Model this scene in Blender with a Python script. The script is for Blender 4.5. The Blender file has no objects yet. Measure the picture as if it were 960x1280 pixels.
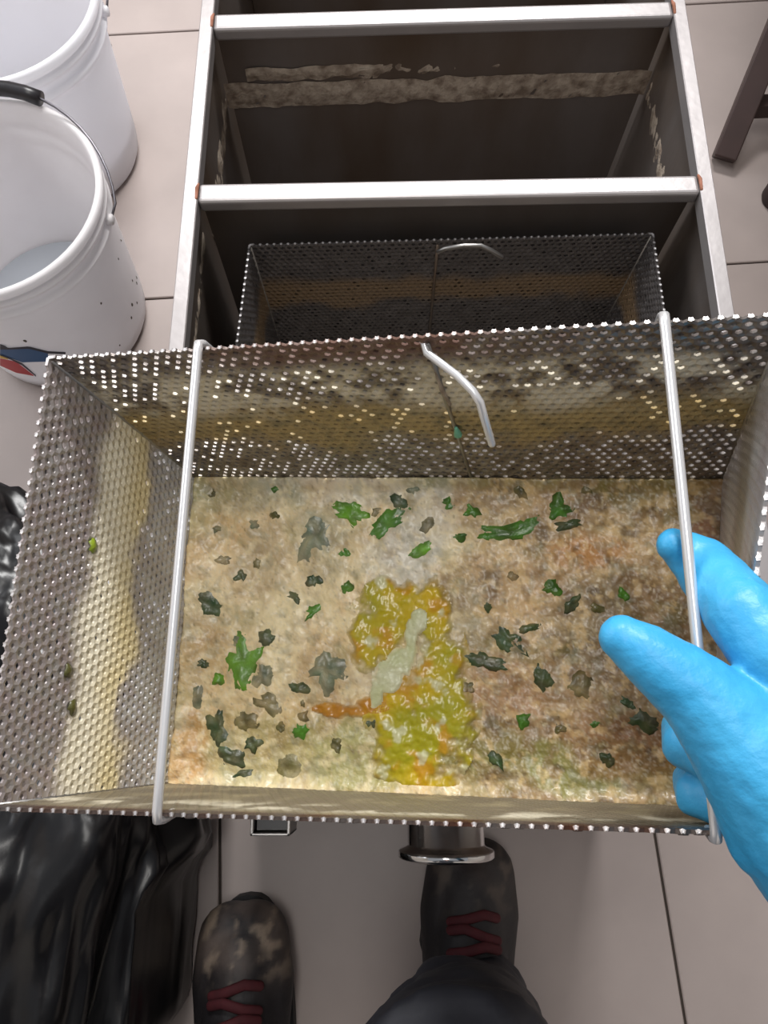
import bpy, bmesh, math, random
from mathutils import Vector, noise, Matrix

# ------------------------------------------------------------------ camera, world, lights, exposure
S = bpy.context.scene
C = bpy.data.collections.new('kitchen'); S.collection.children.link(C)
CAM_H, TILT, FPX = 0.97, math.radians(17.6), 960.0
cd = bpy.data.cameras.new('camera'); cam = bpy.data.objects.new('camera', cd); C.objects.link(cam)
cam.location = (0, 0, CAM_H); cam.rotation_euler = (TILT, 0, 0)
cd.sensor_fit = 'VERTICAL'; cd.sensor_height = 36; cd.lens = 27.0; cd.clip_start = 0.01
S.camera = cam
S.view_settings.view_transform = 'Standard'; S.view_settings.look = 'None'
S.view_settings.exposure = 0.0; S.view_settings.gamma = 1.0; S.view_settings.use_curve_mapping = False

W = bpy.data.worlds.new('world'); S.world = W; W.use_nodes = True
W.node_tree.nodes['Background'].inputs[0].default_value = (0.92, 0.95, 1.0, 1)
W.node_tree.nodes['Background'].inputs[1].default_value = 0.36

def area(name, loc, target, size, power, color, sy=None):
    l = bpy.data.lights.new(name, 'AREA'); l.energy = power; l.color = color
    l.shape = 'RECTANGLE'; l.size = size; l.size_y = sy or size
    o = bpy.data.objects.new(name, l); C.objects.link(o); o.location = loc
    o.rotation_euler = (Vector(target) - Vector(loc)).to_track_quat('-Z', 'Y').to_euler()
    return o
area('daylight_window', (-2.3, 1.45, 1.6), (-0.1, 0.3, 0.3), 2.2, 40, (0.95, 0.97, 1.0), 1.5)
area('overhead_light', (0.15, 1.95, 2.4), (-0.05, 0.3, 0.3), 1.2, 84, (1.0, 0.99, 0.975), 0.4)
area('overhead_light', (-0.15, 0.30, 2.6), (-0.1, 0.3, 0), 1.2, 16, (1.0, 0.97, 0.93), 0.4)  # unseen overhead fill, added to lift the scene from above

# ------------------------------------------------------------------ helpers
rnd = random.Random(7)
def lin(c):
    return tuple(((v/255)/12.92 if v/255 <= 0.04045 else ((v/255+0.055)/1.055)**2.4) for v in c)
def mixc(a, b, t):
    t = max(0.0, min(1.0, t)); return tuple(a[i]+(b[i]-a[i])*t for i in range(len(a)))
def sstep(a, b, x):
    t = max(0.0, min(1.0, (x-a)/(b-a))); return t*t*(3-2*t)
def nz(x, y, z=0.0): return noise.noise(Vector((x, y, z)))
def fbm(x, y, z=0.0, o=4): return noise.fractal(Vector((x, y, z)), 1.0, 2.0, o)

def ray(px, py):
    x = (px-480)/FPX; t = (640-py)/FPX
    return Vector((x, math.sin(TILT)+t*math.cos(TILT), -math.cos(TILT)+t*math.sin(TILT)))
CAMP = Vector((0, 0, CAM_H))
def atz(px, py, z):
    r = ray(px, py); return CAMP + r*((z-CAM_H)/r.z)
def atd(px, py, d): return CAMP + ray(px, py)*d

class MB:
    def __init__(s): s.v = []; s.f = []; s.c = []; s.m = []
    def vert(s, p, col=None):
        s.v.append(tuple(p)); s.c.append(col); return len(s.v)-1
    def face(s, f, m=0): s.f.append(tuple(f)); s.m.append(m)
    def box(s, lo, hi, m=0, rot=None, org=None):
        P = [Vector((x, y, z)) for z in (lo[2], hi[2]) for y in (lo[1], hi[1]) for x in (lo[0], hi[0])]
        if rot is not None: P = [org + rot @ (p-org) for p in P]
        i = [s.vert(p) for p in P]
        for q in ((0,2,3,1),(4,5,7,6),(0,1,5,4),(2,6,7,3),(0,4,6,2),(1,3,7,5)): s.face([i[k] for k in q], m)
    def beam(s, a, b, w, hgt, up=Vector((0,0,1)), m=0):
        """rectangular bar from a to b; w across, hgt along up"""
        a, b = Vector(a), Vector(b); d = (b-a).normalized(); r = d.cross(up).normalized(); u = r.cross(d)
        P = [p + r*sx*w/2 + u*sz*hgt/2 for p in (a, b) for sx, sz in ((-1,-1),(1,-1),(1,1),(-1,1))]
        i = [s.vert(p) for p in P]
        for q in ((3,2,1,0),(4,5,6,7),(0,1,5,4),(1,2,6,5),(2,3,7,6),(3,0,4,7)): s.face([i[k] for k in q], m)
    def tube(s, pts, rad, seg=12, caps=True, m=0, col=None, round_ends=False, flat=1.0, upv=None):
        pts = [Vector(p) for p in pts]
        if not isinstance(rad, (list, tuple)): rad = [rad]*len(pts)
        rad = list(rad)
        if round_ends:
            d0 = (pts[0]-pts[1]).normalized(); d1 = (pts[-1]-pts[-2]).normalized()
            A = [(pts[0]+d0*rad[0]*math.sin(t), rad[0]*math.cos(t)) for t in (1.45, 1.1, .75, .38)]
            B = [(pts[-1]+d1*rad[-1]*math.sin(t), rad[-1]*math.cos(t)) for t in (.38, .75, 1.1, 1.45)]
            pts = [a[0] for a in A]+pts+[b[0] for b in B]; rad = [a[1] for a in A]+rad+[b[1] for b in B]
        n = len(pts); T = []
        for i in range(n):
            T.append((pts[min(i+1,n-1)]-pts[max(i-1,0)]).normalized())
        r = T[0].cross(upv or Vector((0.13,0.21,0.97)))
        if r.length < .05: r = T[0].cross(Vector((1,0,0)))
        r.normalize(); rings = []
        for i in range(n):
            r = (r - T[i]*r.dot(T[i])).normalized(); u = T[i].cross(r)
            rings.append([s.vert(pts[i]+(r*math.cos(2*math.pi*k/seg)+u*flat*math.sin(2*math.pi*k/seg))*rad[i], col) for k in range(seg)])
        for i in range(n-1):
            for k in range(seg):
                s.face((rings[i][k], rings[i][(k+1)%seg], rings[i+1][(k+1)%seg], rings[i+1][k]), m)
        if caps: s.face(rings[0][::-1], m); s.face(rings[-1], m)
        return rings
    def lathe(s, prof, org, seg=48, m=0, axis=None):
        """prof: (r, h) list; axis default +z"""
        ax = Vector(axis or (0,0,1)).normalized(); e = ax.orthogonal().normalized(); g = ax.cross(e)
        rings = [[s.vert(Vector(org)+ax*h+(e*math.cos(2*math.pi*k/seg)+g*math.sin(2*math.pi*k/seg))*r) for k in range(seg)] for r, h in prof]
        for i in range(len(prof)-1):
            for k in range(seg): s.face((rings[i][k], rings[i][(k+1)%seg], rings[i+1][(k+1)%seg], rings[i+1][k]), m)
        return rings
    def build(s, name, mats, parent=None, smooth=True, loc=None):
        org = Vector(loc) if loc is not None else Vector((0,0,0))
        if parent is not None: org = Vector(parent.get('_org', (0,0,0)))
        me = bpy.data.meshes.new(name)
        me.from_pydata([tuple(Vector(v)-org) for v in s.v], [], s.f)
        if not isinstance(mats, (list, tuple)): mats = [mats]
        for m in mats: me.materials.append(m)
        me.polygons.foreach_set('material_index', s.m)
        me.polygons.foreach_set('use_smooth', [smooth]*len(s.f))
        if any(c is not None for c in s.c):
            at = me.color_attributes.new('Col', 'FLOAT_COLOR', 'POINT')
            flat = []
            for c in s.c:
                c = c or (.5,.5,.5,0); flat += [c[0], c[1], c[2], c[3] if len(c) > 3 else 1.0]
            at.data.foreach_set('color', flat)
        me.update()
        o = bpy.data.objects.new(name, me); C.objects.link(o)
        if parent is not None:
            o.parent = parent
            o['_org'] = list(org)
        else:
            o.location = org; o['_org'] = list(org)
        return o

def tag(o, label=None, cat=None, group=None, kind=None):
    if label: o['label'] = label
    if cat: o['category'] = cat
    if group: o['group'] = group
    if kind: o['kind'] = kind
    return o
def empty(name, loc, label, cat, group=None):
    o = bpy.data.objects.new(name, None); C.objects.link(o); o.location = loc; o.empty_display_size = .05
    o['_org'] = list(loc); return tag(o, label, cat, group)
def bevel(o, w, seg=2):
    m = o.modifiers.new('bevel', 'BEVEL'); m.width = w; m.segments = seg; m.limit_method = 'ANGLE'; m.angle_limit = .6
    return o
def flat_shade(o):
    for p in o.data.polygons: p.use_smooth = False
    return o
def fuse(o, voxel, smooth_it=4, factor=.5):
    """turn the overlapping tapered limbs of one mesh into a single continuous surface"""
    r = o.modifiers.new('r', 'REMESH'); r.mode = 'VOXEL'; r.voxel_size = voxel; r.use_smooth_shade = True
    if smooth_it:
        q = o.modifiers.new('s', 'SMOOTH'); q.iterations = smooth_it; q.factor = factor
    dg = bpy.context.evaluated_depsgraph_get(); dg.update()
    me = bpy.data.meshes.new_from_object(o.evaluated_get(dg))
    mats = [m for m in o.data.materials]
    o.modifiers.clear(); old = o.data; o.data = me; me.name = o.name
    if not me.materials:
        for m in mats: me.materials.append(m)
    bpy.data.meshes.remove(old)
    for p in me.polygons: p.use_smooth = True
    return o

# ------------------------------------------------------------------ materials
def mat(name, col, rough=.5, metal=0.0, var=0.0, scale=30, bump=0.0, bscale=200, col2=None, spec=.5, sub=0.0, coat=0.0, stretch=None):
    m = bpy.data.materials.new(name); m.use_nodes = True; nt = m.node_tree; N = nt.nodes; L = nt.links
    b = N['Principled BSDF']; b.inputs['Roughness'].default_value = rough; b.inputs['Metallic'].default_value = metal
    b.inputs['Specular IOR Level'].default_value = spec
    b.inputs['Coat Weight'].default_value = coat
    if sub: b.inputs['Subsurface Weight'].default_value = sub; b.inputs['Subsurface Radius'].default_value = (.01,.01,.01)
    c = (*lin(col), 1); b.inputs['Base Color'].default_value = c
    tc = N.new('ShaderNodeTexCoord'); src = tc.outputs['Object']
    if stretch:
        mp = N.new('ShaderNodeMapping'); mp.inputs['Scale'].default_value = stretch; L.new(src, mp.inputs[0]); src = mp.outputs[0]
    if var or col2:
        n = N.new('ShaderNodeTexNoise'); n.inputs['Scale'].default_value = scale; n.inputs['Detail'].default_value = 6
        L.new(src, n.inputs['Vector'])
        r = N.new('ShaderNodeValToRGB'); L.new(n.outputs['Fac'], r.inputs[0])
        r.color_ramp.elements[0].position = .38; r.color_ramp.elements[1].position = .66
        r.color_ramp.elements[0].color = c
        r.color_ramp.elements[1].color = (*lin(col2), 1) if col2 else (*[min(1, v*(1+var)) for v in c[:3]], 1)
        L.new(r.outputs[0], b.inputs['Base Color'])
    if bump:
        n2 = N.new('ShaderNodeTexNoise'); n2.inputs['Scale'].default_value = bscale; n2.inputs['Detail'].default_value = 5
        L.new(src, n2.inputs['Vector'])
        bp = N.new('ShaderNodeBump'); bp.inputs['Strength'].default_value = bump; bp.inputs['Distance'].default_value = .002
        L.new(n2.outputs['Fac'], bp.inputs['Height']); L.new(bp.outputs[0], b.inputs['Normal'])
    return m
def vcol_mat(name, rough=.4, metal=False, bump=0.0, bscale=300, spec=.5, coat=0.0):
    """base colour from the stain attribute; its alpha says how much bare metal shows"""
    m = bpy.data.materials.new(name); m.use_nodes = True; nt = m.node_tree; N = nt.nodes; L = nt.links
    b = N['Principled BSDF']; b.inputs['Roughness'].default_value = rough; b.inputs['Specular IOR Level'].default_value = spec
    b.inputs['Coat Weight'].default_value = coat; b.inputs['Coat Roughness'].default_value = .15
    a = N.new('ShaderNodeAttribute'); a.attribute_name = 'Col'
    L.new(a.outputs['Color'], b.inputs['Base Color'])
    if metal:
        L.new(a.outputs['Alpha'], b.inputs['Metallic'])
    if bump:
        tc = N.new('ShaderNodeTexCoord'); n2 = N.new('ShaderNodeTexNoise'); n2.inputs['Scale'].default_value = bscale; n2.inputs['Detail'].default_value = 6
        L.new(tc.outputs['Object'], n2.inputs['Vector'])
        bp = N.new('ShaderNodeBump'); bp.inputs['Strength'].default_value = bump; bp.inputs['Distance'].default_value = .002
        L.new(n2.outputs['Fac'], bp.inputs['Height']); L.new(bp.outputs[0], b.inputs['Normal'])
    return m

def translucent(m, w):
    nt = m.node_tree; N, L = nt.nodes, nt.links; b = N['Principled BSDF']; t = N.new('ShaderNodeBsdfTranslucent'); x = N.new('ShaderNodeMixShader')
    t.inputs[0].default_value = (.93, .93, .95, 1); x.inputs[0].default_value = w
    L.new(b.outputs[0], x.inputs[1]); L.new(t.outputs[0], x.inputs[2]); L.new(x.outputs[0], N['Material Output'].inputs[0]); return m
M = dict(
    tile=mat('tile_ceramic', (166,154,150), .38, var=.10, scale=9, bump=.05, bscale=60),
    plaster=mat('pale_wall', (205,198,190), .7, 0, var=.05, scale=6),
    grout=mat('grout_dark', (62,54,48), .9, var=.2, scale=60),
    rail=mat('steel_rim', (166,161,161), .34, .5, var=.06, scale=40, bump=.08, bscale=120),
    steel=mat('steel_inside', (132,124,120), .34, .4, col2=(108,92,78), scale=9, bump=.12, bscale=160, stretch=(1,1,.35)),
    steel_out=mat('steel_outside', (150,148,146), .35, .9, var=.08, scale=20),
    scum=mat('grease_scum', (186,172,156), .7, 0, col2=(128,112,98), scale=90, bump=.5, bscale=300),
    rod=mat('steel_rod', (228,228,230), .25, .6, var=.03, scale=60),
    chrome=mat('polished_pipe', (205,205,206), .12, 1.0, var=.03, scale=40),
    mesh=vcol_mat('perforated_steel', .34, True, .15, 500),
    waste=vcol_mat('food_waste', .38, False, .35, 380, coat=.25),
    sauce=vcol_mat('wet_sauce', .28, False, .12, 200, coat=.35),
    leaf=vcol_mat('wet_leaf', .30, False, .3, 500, coat=.3),
    bucket=mat('white_plastic', (246,245,249), .42, 0, var=.02, scale=12, sub=.0),
    bucket_old=mat('worn_white_plastic', (232,228,229), .45, 0, col2=(240,237,238), scale=10),
    water=mat('bluish_water', (214,222,230), .08, 0, var=.06, scale=8),
    black=mat('black_plastic', (30,28,32), .35, 0, var=.1),
    wire=mat('wire_grey', (120,118,124), .35, .9, var=.05),
    bag=mat('bag_film', (8,8,10), .30, 0, col2=(14,13,16), scale=18, bump=.3, bscale=30, spec=.45),
    glove=mat('nitrile_glove', (52,150,200), .42, 0, col2=(66,164,212), scale=35, bump=.35, bscale=170, spec=.4),
    cloth=mat('dark_trousers', (36,37,44), .6, 0, col2=(44,45,53), scale=25, bump=.3, bscale=40),
    jacket=mat('dark_jacket', (40,42,50), .8, 0, var=.2, scale=20, bump=.3, bscale=60),
    boot=vcol_mat('dusty_boot', .6, False, .4, 120),
    dust=mat('dried_splash', (128,112,100), .85, 0, col2=(60,54,52), scale=50, bump=.4, bscale=150),
    sole=mat('boot_sole', (24,23,25), .7, 0, var=.2),
    lace=mat('red_laces', (70,20,27), .8, 0, var=.3, scale=120),
    skin=mat('skin', (196,150,126), .5, 0, var=.06, scale=20),
    hair=mat('dark_hair', (35,28,24), .6, 0, var=.2, scale=80),
    rack=mat('dark_brown_steel', (58,42,40), .5, .2, var=.2, scale=30),
    foot=mat('dark_rubber', (46,30,30), .7, 0, var=.2),
    rust=mat('rust', (120,74,52), .8, 0, col2=(150,100,80), scale=120, bump=.3, bscale=300),
    blue=mat('print_blue', (48,98,150), .45, var=.04), red=mat('print_red', (196,48,56), .45, var=.04),
    yellow=mat('print_yellow', (226,190,60), .45, var=.04), ink=mat('print_black', (32,34,52), .45, var=.04),
    white=mat('cream_bead', (232,232,226), .4, var=.03), teal=mat('teal_bit', (120,190,160), .5, var=.05),
    speck=mat('dirt_speck', (92,84,76), .8, var=.3, scale=90),
)

translucent(M['bucket'], .45); translucent(M['bucket_old'], .35)

# ------------------------------------------------------------------ floor of square tiles
YAW = math.radians(4.0); E1 = Vector((math.cos(YAW), math.sin(YAW), 0)); E2 = Vector((-math.sin(YAW), math.cos(YAW), 0))
PIT = .508
b = MB()
P4 = [E1*x+E2*y for x, y in ((-2.8,-1.9),(2.8,-1.9),(2.8,3.7),(-2.8,3.7))]
lo = [b.vert((p.x, p.y, -.06)) for p in P4]; hi = [b.vert((p.x, p.y, -.004)) for p in P4]
b.face(hi); b.face(lo[::-1])
for k in range(4): b.face((lo[k], lo[(k+1)%4], hi[(k+1)%4], hi[k]))
floor = tag(b.build('floor', M['grout'], smooth=False), 'floor of large pale beige ceramic tiles with thin dark grout', None, None, 'structure')
t = MB(); t.box((-.5*PIT+.0016, -.5*PIT+.0016, -.012), (.5*PIT-.0016, .5*PIT-.0016, 0))
proto = None
for i in range(-5, 6):
    for j in range(-4, 8):
        p = E1*(-.198+PIT*(i+.5)) + E2*(.655+PIT*(j-1.5))
        if proto is None:
            proto = bevel(t.build('tile', M['tile'], floor, smooth=False), .0012, 1); o = proto
        else:
            o = proto.copy(); C.objects.link(o)
        o.parent = floor; o.location = (p.x, p.y, rnd.uniform(-.0002, .0002)); o.rotation_euler = (0, 0, YAW)

# plain tiled walls of the kitchen, all beyond the frame; the window opening lets the daylight in
def box_wall(name, boxes):
    w = MB()
    for lo_, hi_ in boxes: w.box(lo_, hi_)
    tag(w.build(name, M['plaster'], smooth=False), 'plain pale kitchen wall', None, None, 'structure')
box_wall('wall_left', [((-2.65,-1.9,-.06),(-2.6,3.6,.7)), ((-2.65,-1.9,2.5),(-2.6,3.6,2.7)), ((-2.65,-1.9,.7),(-2.6,.2,2.5)), ((-2.65,2.7,.7),(-2.6,3.6,2.5))])
box_wall('wall_right', [((2.6,-1.9,-.06),(2.65,3.6,2.7))]); box_wall('wall_far', [((-2.6,3.55,-.06),(2.6,3.6,2.7))]); box_wall('wall_near', [((-2.6,-1.9,-.06),(2.6,-1.85,2.7))])

# ------------------------------------------------------------------ grease trap tank
ZR = .47
tank = empty('grease_trap', (.05, .38, 0), 'long stainless steel grease trap tank, open on top, standing on the tiles', 'tank')
XL, XR, YF, YB = -.158, .261, -.0285, .83
RW = .0115
def wall(name, lo, hi, m='steel', label=None):
    w = MB(); w.box(lo, hi); o = bevel(w.build(name, M[m], tank, smooth=False), .0008, 1)
    if label: o['label'] = label
    return o
wall('side_wall', (XL+.004, YF, .004), (XL+.006, YB, ZR-.004)); wall('side_wall', (XR-.006, YF, .004), (XR-.004, YB, ZR-.004))
wall('front_wall', (XL+.006, YF, .004), (XR-.006, YF+.002, ZR-.004)); wall('back_wall', (XL+.006, YB-.002, .004), (XR-.006, YB, ZR-.004))
wall('tank_floor', (XL+.004, YF, 0), (XR-.004, YB, .004))
wall('side_rail', (XL, YF-.004, ZR-.014), (XL+RW, YB+.004, ZR), 'rail'); wall('side_rail', (XR-RW, YF-.004, ZR-.014), (XR, YB+.004, ZR), 'rail')
wall('end_rail', (XL+RW, YF-.004, ZR-.014), (XR-RW, YF+.003, ZR), 'rail'); wall('end_rail', (XL+RW, YB-.012, ZR-.014), (XR-RW, YB+.004, ZR), 'rail')
DIV = [((XL+RW, .423), (XR-RW, .4315)), ((XL+RW, .6005), (XR-RW, .6155))]
for (a, c) in DIV:
    w = MB(); w.beam((a[0], a[1], ZR-.007), (c[0], c[1], ZR-.007), .0180, .0125)
    bevel(w.build('divider_bar', M['rail'], tank, smooth=False), .003, 3)
    w = MB(); w.beam((a[0], a[1]+.003, .235), (c[0], c[1]+.003, .235), .002, .462)
    w.build('partition', M['steel'], tank, smooth=False)
    for (px, py, s) in ((a[0]-.001, a[1], 1), (c[0]+.001, c[1], -1)):      # rusty weld where bar meets rail
        w = MB()
        w.tube([(px, py-.006, ZR-.0005), (px, py+.004, ZR-.0003), (px+.0008*s, py+.008, ZR-.0008)], [.0012, .0016, .0010], 8, round_ends=True)
        w.build('rusty_weld', M['rust'], tank)
# dried scum line on the partition and walls of the middle compartment, built as an uneven crust
def crust(name, p0, p1, nrm, z0, z1, seed, step=.004, parent=None, m='scum'):
    p0, p1, nrm = Vector(p0), Vector(p1), Vector(nrm).normalized(); d = p1-p0; n = max(8, int(d.length/step)); w = MB(); k = 7
    idx = []
    for i in range(n+1):
        row = []
        for j in range(k+1):
            u = i/n; zz = z0+(z1-z0)*j/k
            edge = math.sin(math.pi*j/k)
            zz += .004*fbm(u*12, j*.3, seed)
            th = -.0006 + .0010*edge + .0018*fbm(u*120+seed+zz*90, zz*60, seed) + .0008*fbm(u*14, zz*20, seed+3)
            if j in (0, k): th = -.0004
            q = p0+d*u+nrm*th; row.append(w.vert((q.x, q.y, zz)))
        idx.append(row)
    for i in range(n):
        for j in range(k): w.face((idx[i][j], idx[i+1][j], idx[i+1][j+1], idx[i][j+1]))
    o = w.build(name, M[m], parent); o['kind'] = 'stuff'; return o
yb = lambda x: .6005 + (x-XL-RW)/(XR-XL-2*RW)*.015
crust('scum_line', (XL+.007, yb(XL)+.001, 0), (XR-.007, yb(XR)+.001, 0), (0,-1,0), .376, .404, 1, parent=tank)
crust('scum_line', (XL+.03, yb(XL)+.001, 0), (XR-.09, yb(XR)+.001, 0), (0,-1,0), .4060, .420, 3, parent=tank)
crust('scum_line', (XL+.006, .44, 0), (XL+.006, .60, 0), (1,0,0), .372, .402, 5, parent=tank)
crust('scum_line', (XR-.006, .45, 0), (XR-.006, .61, 0), (-1,0,0), .376, .400, 8, parent=tank)
crust('scum_line', (XL+.006, .20, 0), (XL+.006, .42, 0), (1,0,0), .415, .428, 9, parent=tank)
# outlet pipe with clamp flange on the front wall
w = MB(); pc = Vector((.0460, YF, .352)); R1 = .0285
w.lathe([(R1,0),(R1,.034),(R1+.001,.0355),(.0345,.0375),(.0355,.0385),(.0355,.0425),(.0345,.0435),(.032,.0445),(R1-.003,.0448),(R1-.003,-.002)], pc, 56, axis=(0,-1,0))
w.build('outlet_pipe', M['chrome'], tank)['label'] = 'polished outlet pipe with round clamp flange'
# small open pocket bracket on the front wall
w = MB(); pk = atz(338, 1038, .40); x0, x1, y0 = pk.x-.0137, pk.x+.0137, pk.y-.0035
for lo_, hi_ in (((x0, y0, .36), (x1, y0+.0022, .402)), ((x0, y0, .36), (x0+.0022, YF, .402)), ((x1-.0022, y0, .36), (x1, YF, .402)), ((x0, y0, .358), (x1, YF, .360))):
    w.box(lo_, hi_)
bevel(w.build('latch_pocket', M['steel_out'], tank, smooth=False), .0006, 1)
w = MB(); w.box((x0+.003, y0+.003, .3605), (x1-.003, YF-.001, .392)); w.build('latch_insert', M['black'], tank, smooth=False)['label'] = 'black insert'
# rails that carry the second basket
for xx in (-.085, .18):
    w = MB(); w.box((xx-.006, YF+.003, .244), (xx+.006, .42, .2625)); w.build('support_bar', M['steel'], tank, smooth=False)

# ------------------------------------------------------------------ perforated baskets
def hexsheet(a, bb, c, d, pitch, colf, plugf, seed, inside):
    """a-b top edge, c-d bottom edge (a above c). Staggered punched holes; top edge cut through a row of holes."""
    a, bb, c, d = map(Vector, (a, bb, c, d)); rr = random.Random(seed)
    lx = ((bb-a).length+(d-c).length)/2; ly = ((c-a).length+(d-bb).length)/2
    nx = max(4, round(lx/pitch)); px = lx/nx; py = px*.866; ny = int(ly/py)
    py = ly/(ny+.35)
    mb = MB(); cache = {}
    nout = (bb-a).cross(c-a).normalized()
    if nout.dot(Vector(inside)-a) > 0: nout = -nout
    def pos(x, y):
        u, v = x/lx, y/ly
        return (a*(1-u)+bb*u)*(1-v)+(c*(1-u)+d*u)*v
    def V(x, y, dent=0.0):
        x = max(0, min(lx, x)); y = max(0, min(ly, y))
        k = (round(x*2e4), round(y*2e4), dent)
        if k not in cache:
            cc = colf(x/lx, y/ly)
            if y < .0004: cc = (*mixc(cc[:3], G['edge'], .75), .5)  # glint of the cut rim put into the colour as brighter steel
            cache[k] = mb.vert(pos(x, y), cc)
        return cache[k]
    R = px/math.sqrt(3); hr = px*.315
    ang = [0, 30, 90, 150, 180, 210, 270, 330]
    vy = py/1.5
    for j in range(ny+1):
        cy = j*py; odd = j % 2
        for i in range(nx if odd else nx-1):
            cx = (i+.5)*px if odd else (i+1)*px
            def outer(an):
                if an in (0, 180): x, y = cx+(px/2)*(1 if an == 0 else -1), cy
                elif an in (90, 270): x, y = cx, cy+(vy if an == 90 else -vy)
                else: x, y = cx+px/2*(1 if an in (30, 330) else -1), cy+(vy/2 if an in (30, 150) else -vy/2)
                if not odd and i == 0 and an in (150, 180, 210): x = 0
                if not odd and i == nx-2 and an in (0, 30, 330): x = lx
                return V(x, y)
            use = ang if j > 0 else [0, 30, 90, 150, 180]
            O = [outer(q) for q in use]
            H = [mb.vert(pos(max(0, min(lx, cx+hr*math.cos(math.radians(q)))), max(0, min(ly, cy+hr*math.sin(math.radians(q)))))+nout*.0004, colf(cx/lx, cy/ly)) for q in use]
            n = len(use)
            for k in range(n if j > 0 else n-1):
                k2 = (k+1) % n
                f = (O[k], O[k2], H[k2], H[k])
                if len(set(f)) == 4: mb.face(f)
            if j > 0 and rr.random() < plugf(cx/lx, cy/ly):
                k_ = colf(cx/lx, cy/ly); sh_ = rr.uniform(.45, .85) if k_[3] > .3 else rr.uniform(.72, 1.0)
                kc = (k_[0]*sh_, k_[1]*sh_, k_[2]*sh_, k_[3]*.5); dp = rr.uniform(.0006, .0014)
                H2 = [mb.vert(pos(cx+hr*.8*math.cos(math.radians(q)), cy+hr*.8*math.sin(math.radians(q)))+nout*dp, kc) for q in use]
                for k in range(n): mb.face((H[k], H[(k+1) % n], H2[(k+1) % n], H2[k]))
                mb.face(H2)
    # solid strip at the foot of the sheet
    return mb

GREASE = {k: lin(v) for k, v in dict(tan=(222,206,162), cream=(234,226,204), olive=(124,108,62), brown=(132,108,78), grey=(200,199,198), plum=(168,156,156), steel=(168,164,162), dark=(118,110,106), rust=(98,62,46), edge=(226,224,226), film=(122,112,94), ochre=(178,154,100)).items()}
G = GREASE
def cm(c, metal): return (*c, metal)
def col_left(u, v):
    n = fbm(u*6, v*5, 2.0); m = fbm(u*25, v*18, 5.0)
    c, mt = mixc(G['plum'], G['steel'], .45+.8*m), .4
    t = sstep(.26+.05*n, .36+.05*n, v)*(1-sstep(.50+.10*n, .60+.12*n, v))
    c = mixc(c, mixc(G['cream'], G['tan'], sstep(.36, .55, v)+.5*n), t); mt -= .75*t
    t2 = sstep(.52+.1*n, .66+.1*n, v)
    c = mixc(c, mixc(G['grey'], G['plum'], .15+.7*m), t2); mt = mt*(1-t2)+.3*t2
    t3 = sstep(.55, .95, u)*sstep(.75, .95, v)*.8
    c = mixc(c, G['tan'], t3); mt *= 1-.6*t3
    return cm(c, max(0, mt))
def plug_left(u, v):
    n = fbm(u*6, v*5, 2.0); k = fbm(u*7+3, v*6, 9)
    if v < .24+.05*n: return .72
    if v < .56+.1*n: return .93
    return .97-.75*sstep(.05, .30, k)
def col_back(u, v):
    n = fbm(u*8, v*4, 12.0); m = fbm(u*40, v*22, 15.0)
    c, mt = mixc(G['dark'], G['steel'], .45+.8*m), .85
    tr = (1-sstep(.05, .16, v))*sstep(.16, .3, u)*(1-sstep(.66, .8, u))*sstep(-.25, .25, n+.15)
    c = mixc(c, G['rust'], tr*.8); mt *= 1-.8*tr
    tw = sstep(.08, .18, v)*(1-sstep(.34, .5, v))*sstep(-.25, .2, n+.5*m)
    c = mixc(c, G['cream'], tw*.75); mt *= 1-.7*tw
    t = sstep(.27+.07*n, .40+.07*n, v)*(1-sstep(.50+.10*n, .64+.12*n, v))
    c = mixc(c, mixc(G['ochre'], G['olive'], .3+1.3*m), t*.85); mt *= 1-.85*t
    tb = sstep(.80, .96, v)
    c = mixc(c, G['olive'], tb*.75); mt *= 1-.6*tb
    tf = sstep(.6, .7, v)*(1-tb)*.3*sstep(-.2,.3,n)
    c = mixc(c, G['film'], tf); mt *= 1-.5*tf
    return cm(c, max(0, mt))
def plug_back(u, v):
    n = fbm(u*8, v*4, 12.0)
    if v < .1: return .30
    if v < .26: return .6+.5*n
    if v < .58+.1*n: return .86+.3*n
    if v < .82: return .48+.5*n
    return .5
def col_right(u, v):
    n = fbm(u*7, v*5, 31.0)
    c, mt = mixc(G['plum'], G['grey'], .6+.6*n), .45
    t = sstep(.84, .95, v); c = mixc(c, G['brown'], t); mt *= 1-.8*t
    t = sstep(.25, .38, v)*(1-sstep(.45, .6, v))*.55; c = mixc(c, G['olive'], t); mt *= 1-.6*t
    return cm(c, mt)
def col_front(u, v):
    n = fbm(u*14, v*5, 41.0)
    c = mixc(G['film'], G['tan'], .3*n); mt = .2
    t = 1-sstep(.03, .10, v)
    c = mixc(c, mixc(G['dark'], G['rust'], .3+n), t); mt = mt*(1-t)+.7*t
    t = sstep(.10, .2, v)*(1-sstep(.22, .4, v))*sstep(-.1, .3, n); c = mixc(c, G['cream'], t*.7)
    return cm(c, mt)
def col_dull(u, v):
    n = fbm(u*8, v*5, 51.0); m = fbm(u*30, v*16, 55.0)
    c, mt = mixc(lin((96,92,92)), lin((116,112,112)), .3+.8*m), .5
    t = sstep(.24+.05*n, .34+.05*n, v)*(1-sstep(.42+.08*n, .52+.08*n, v))
    c = mixc(c, G['brown'], t*.8); mt *= 1-.85*t
    return cm(c, mt)

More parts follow.
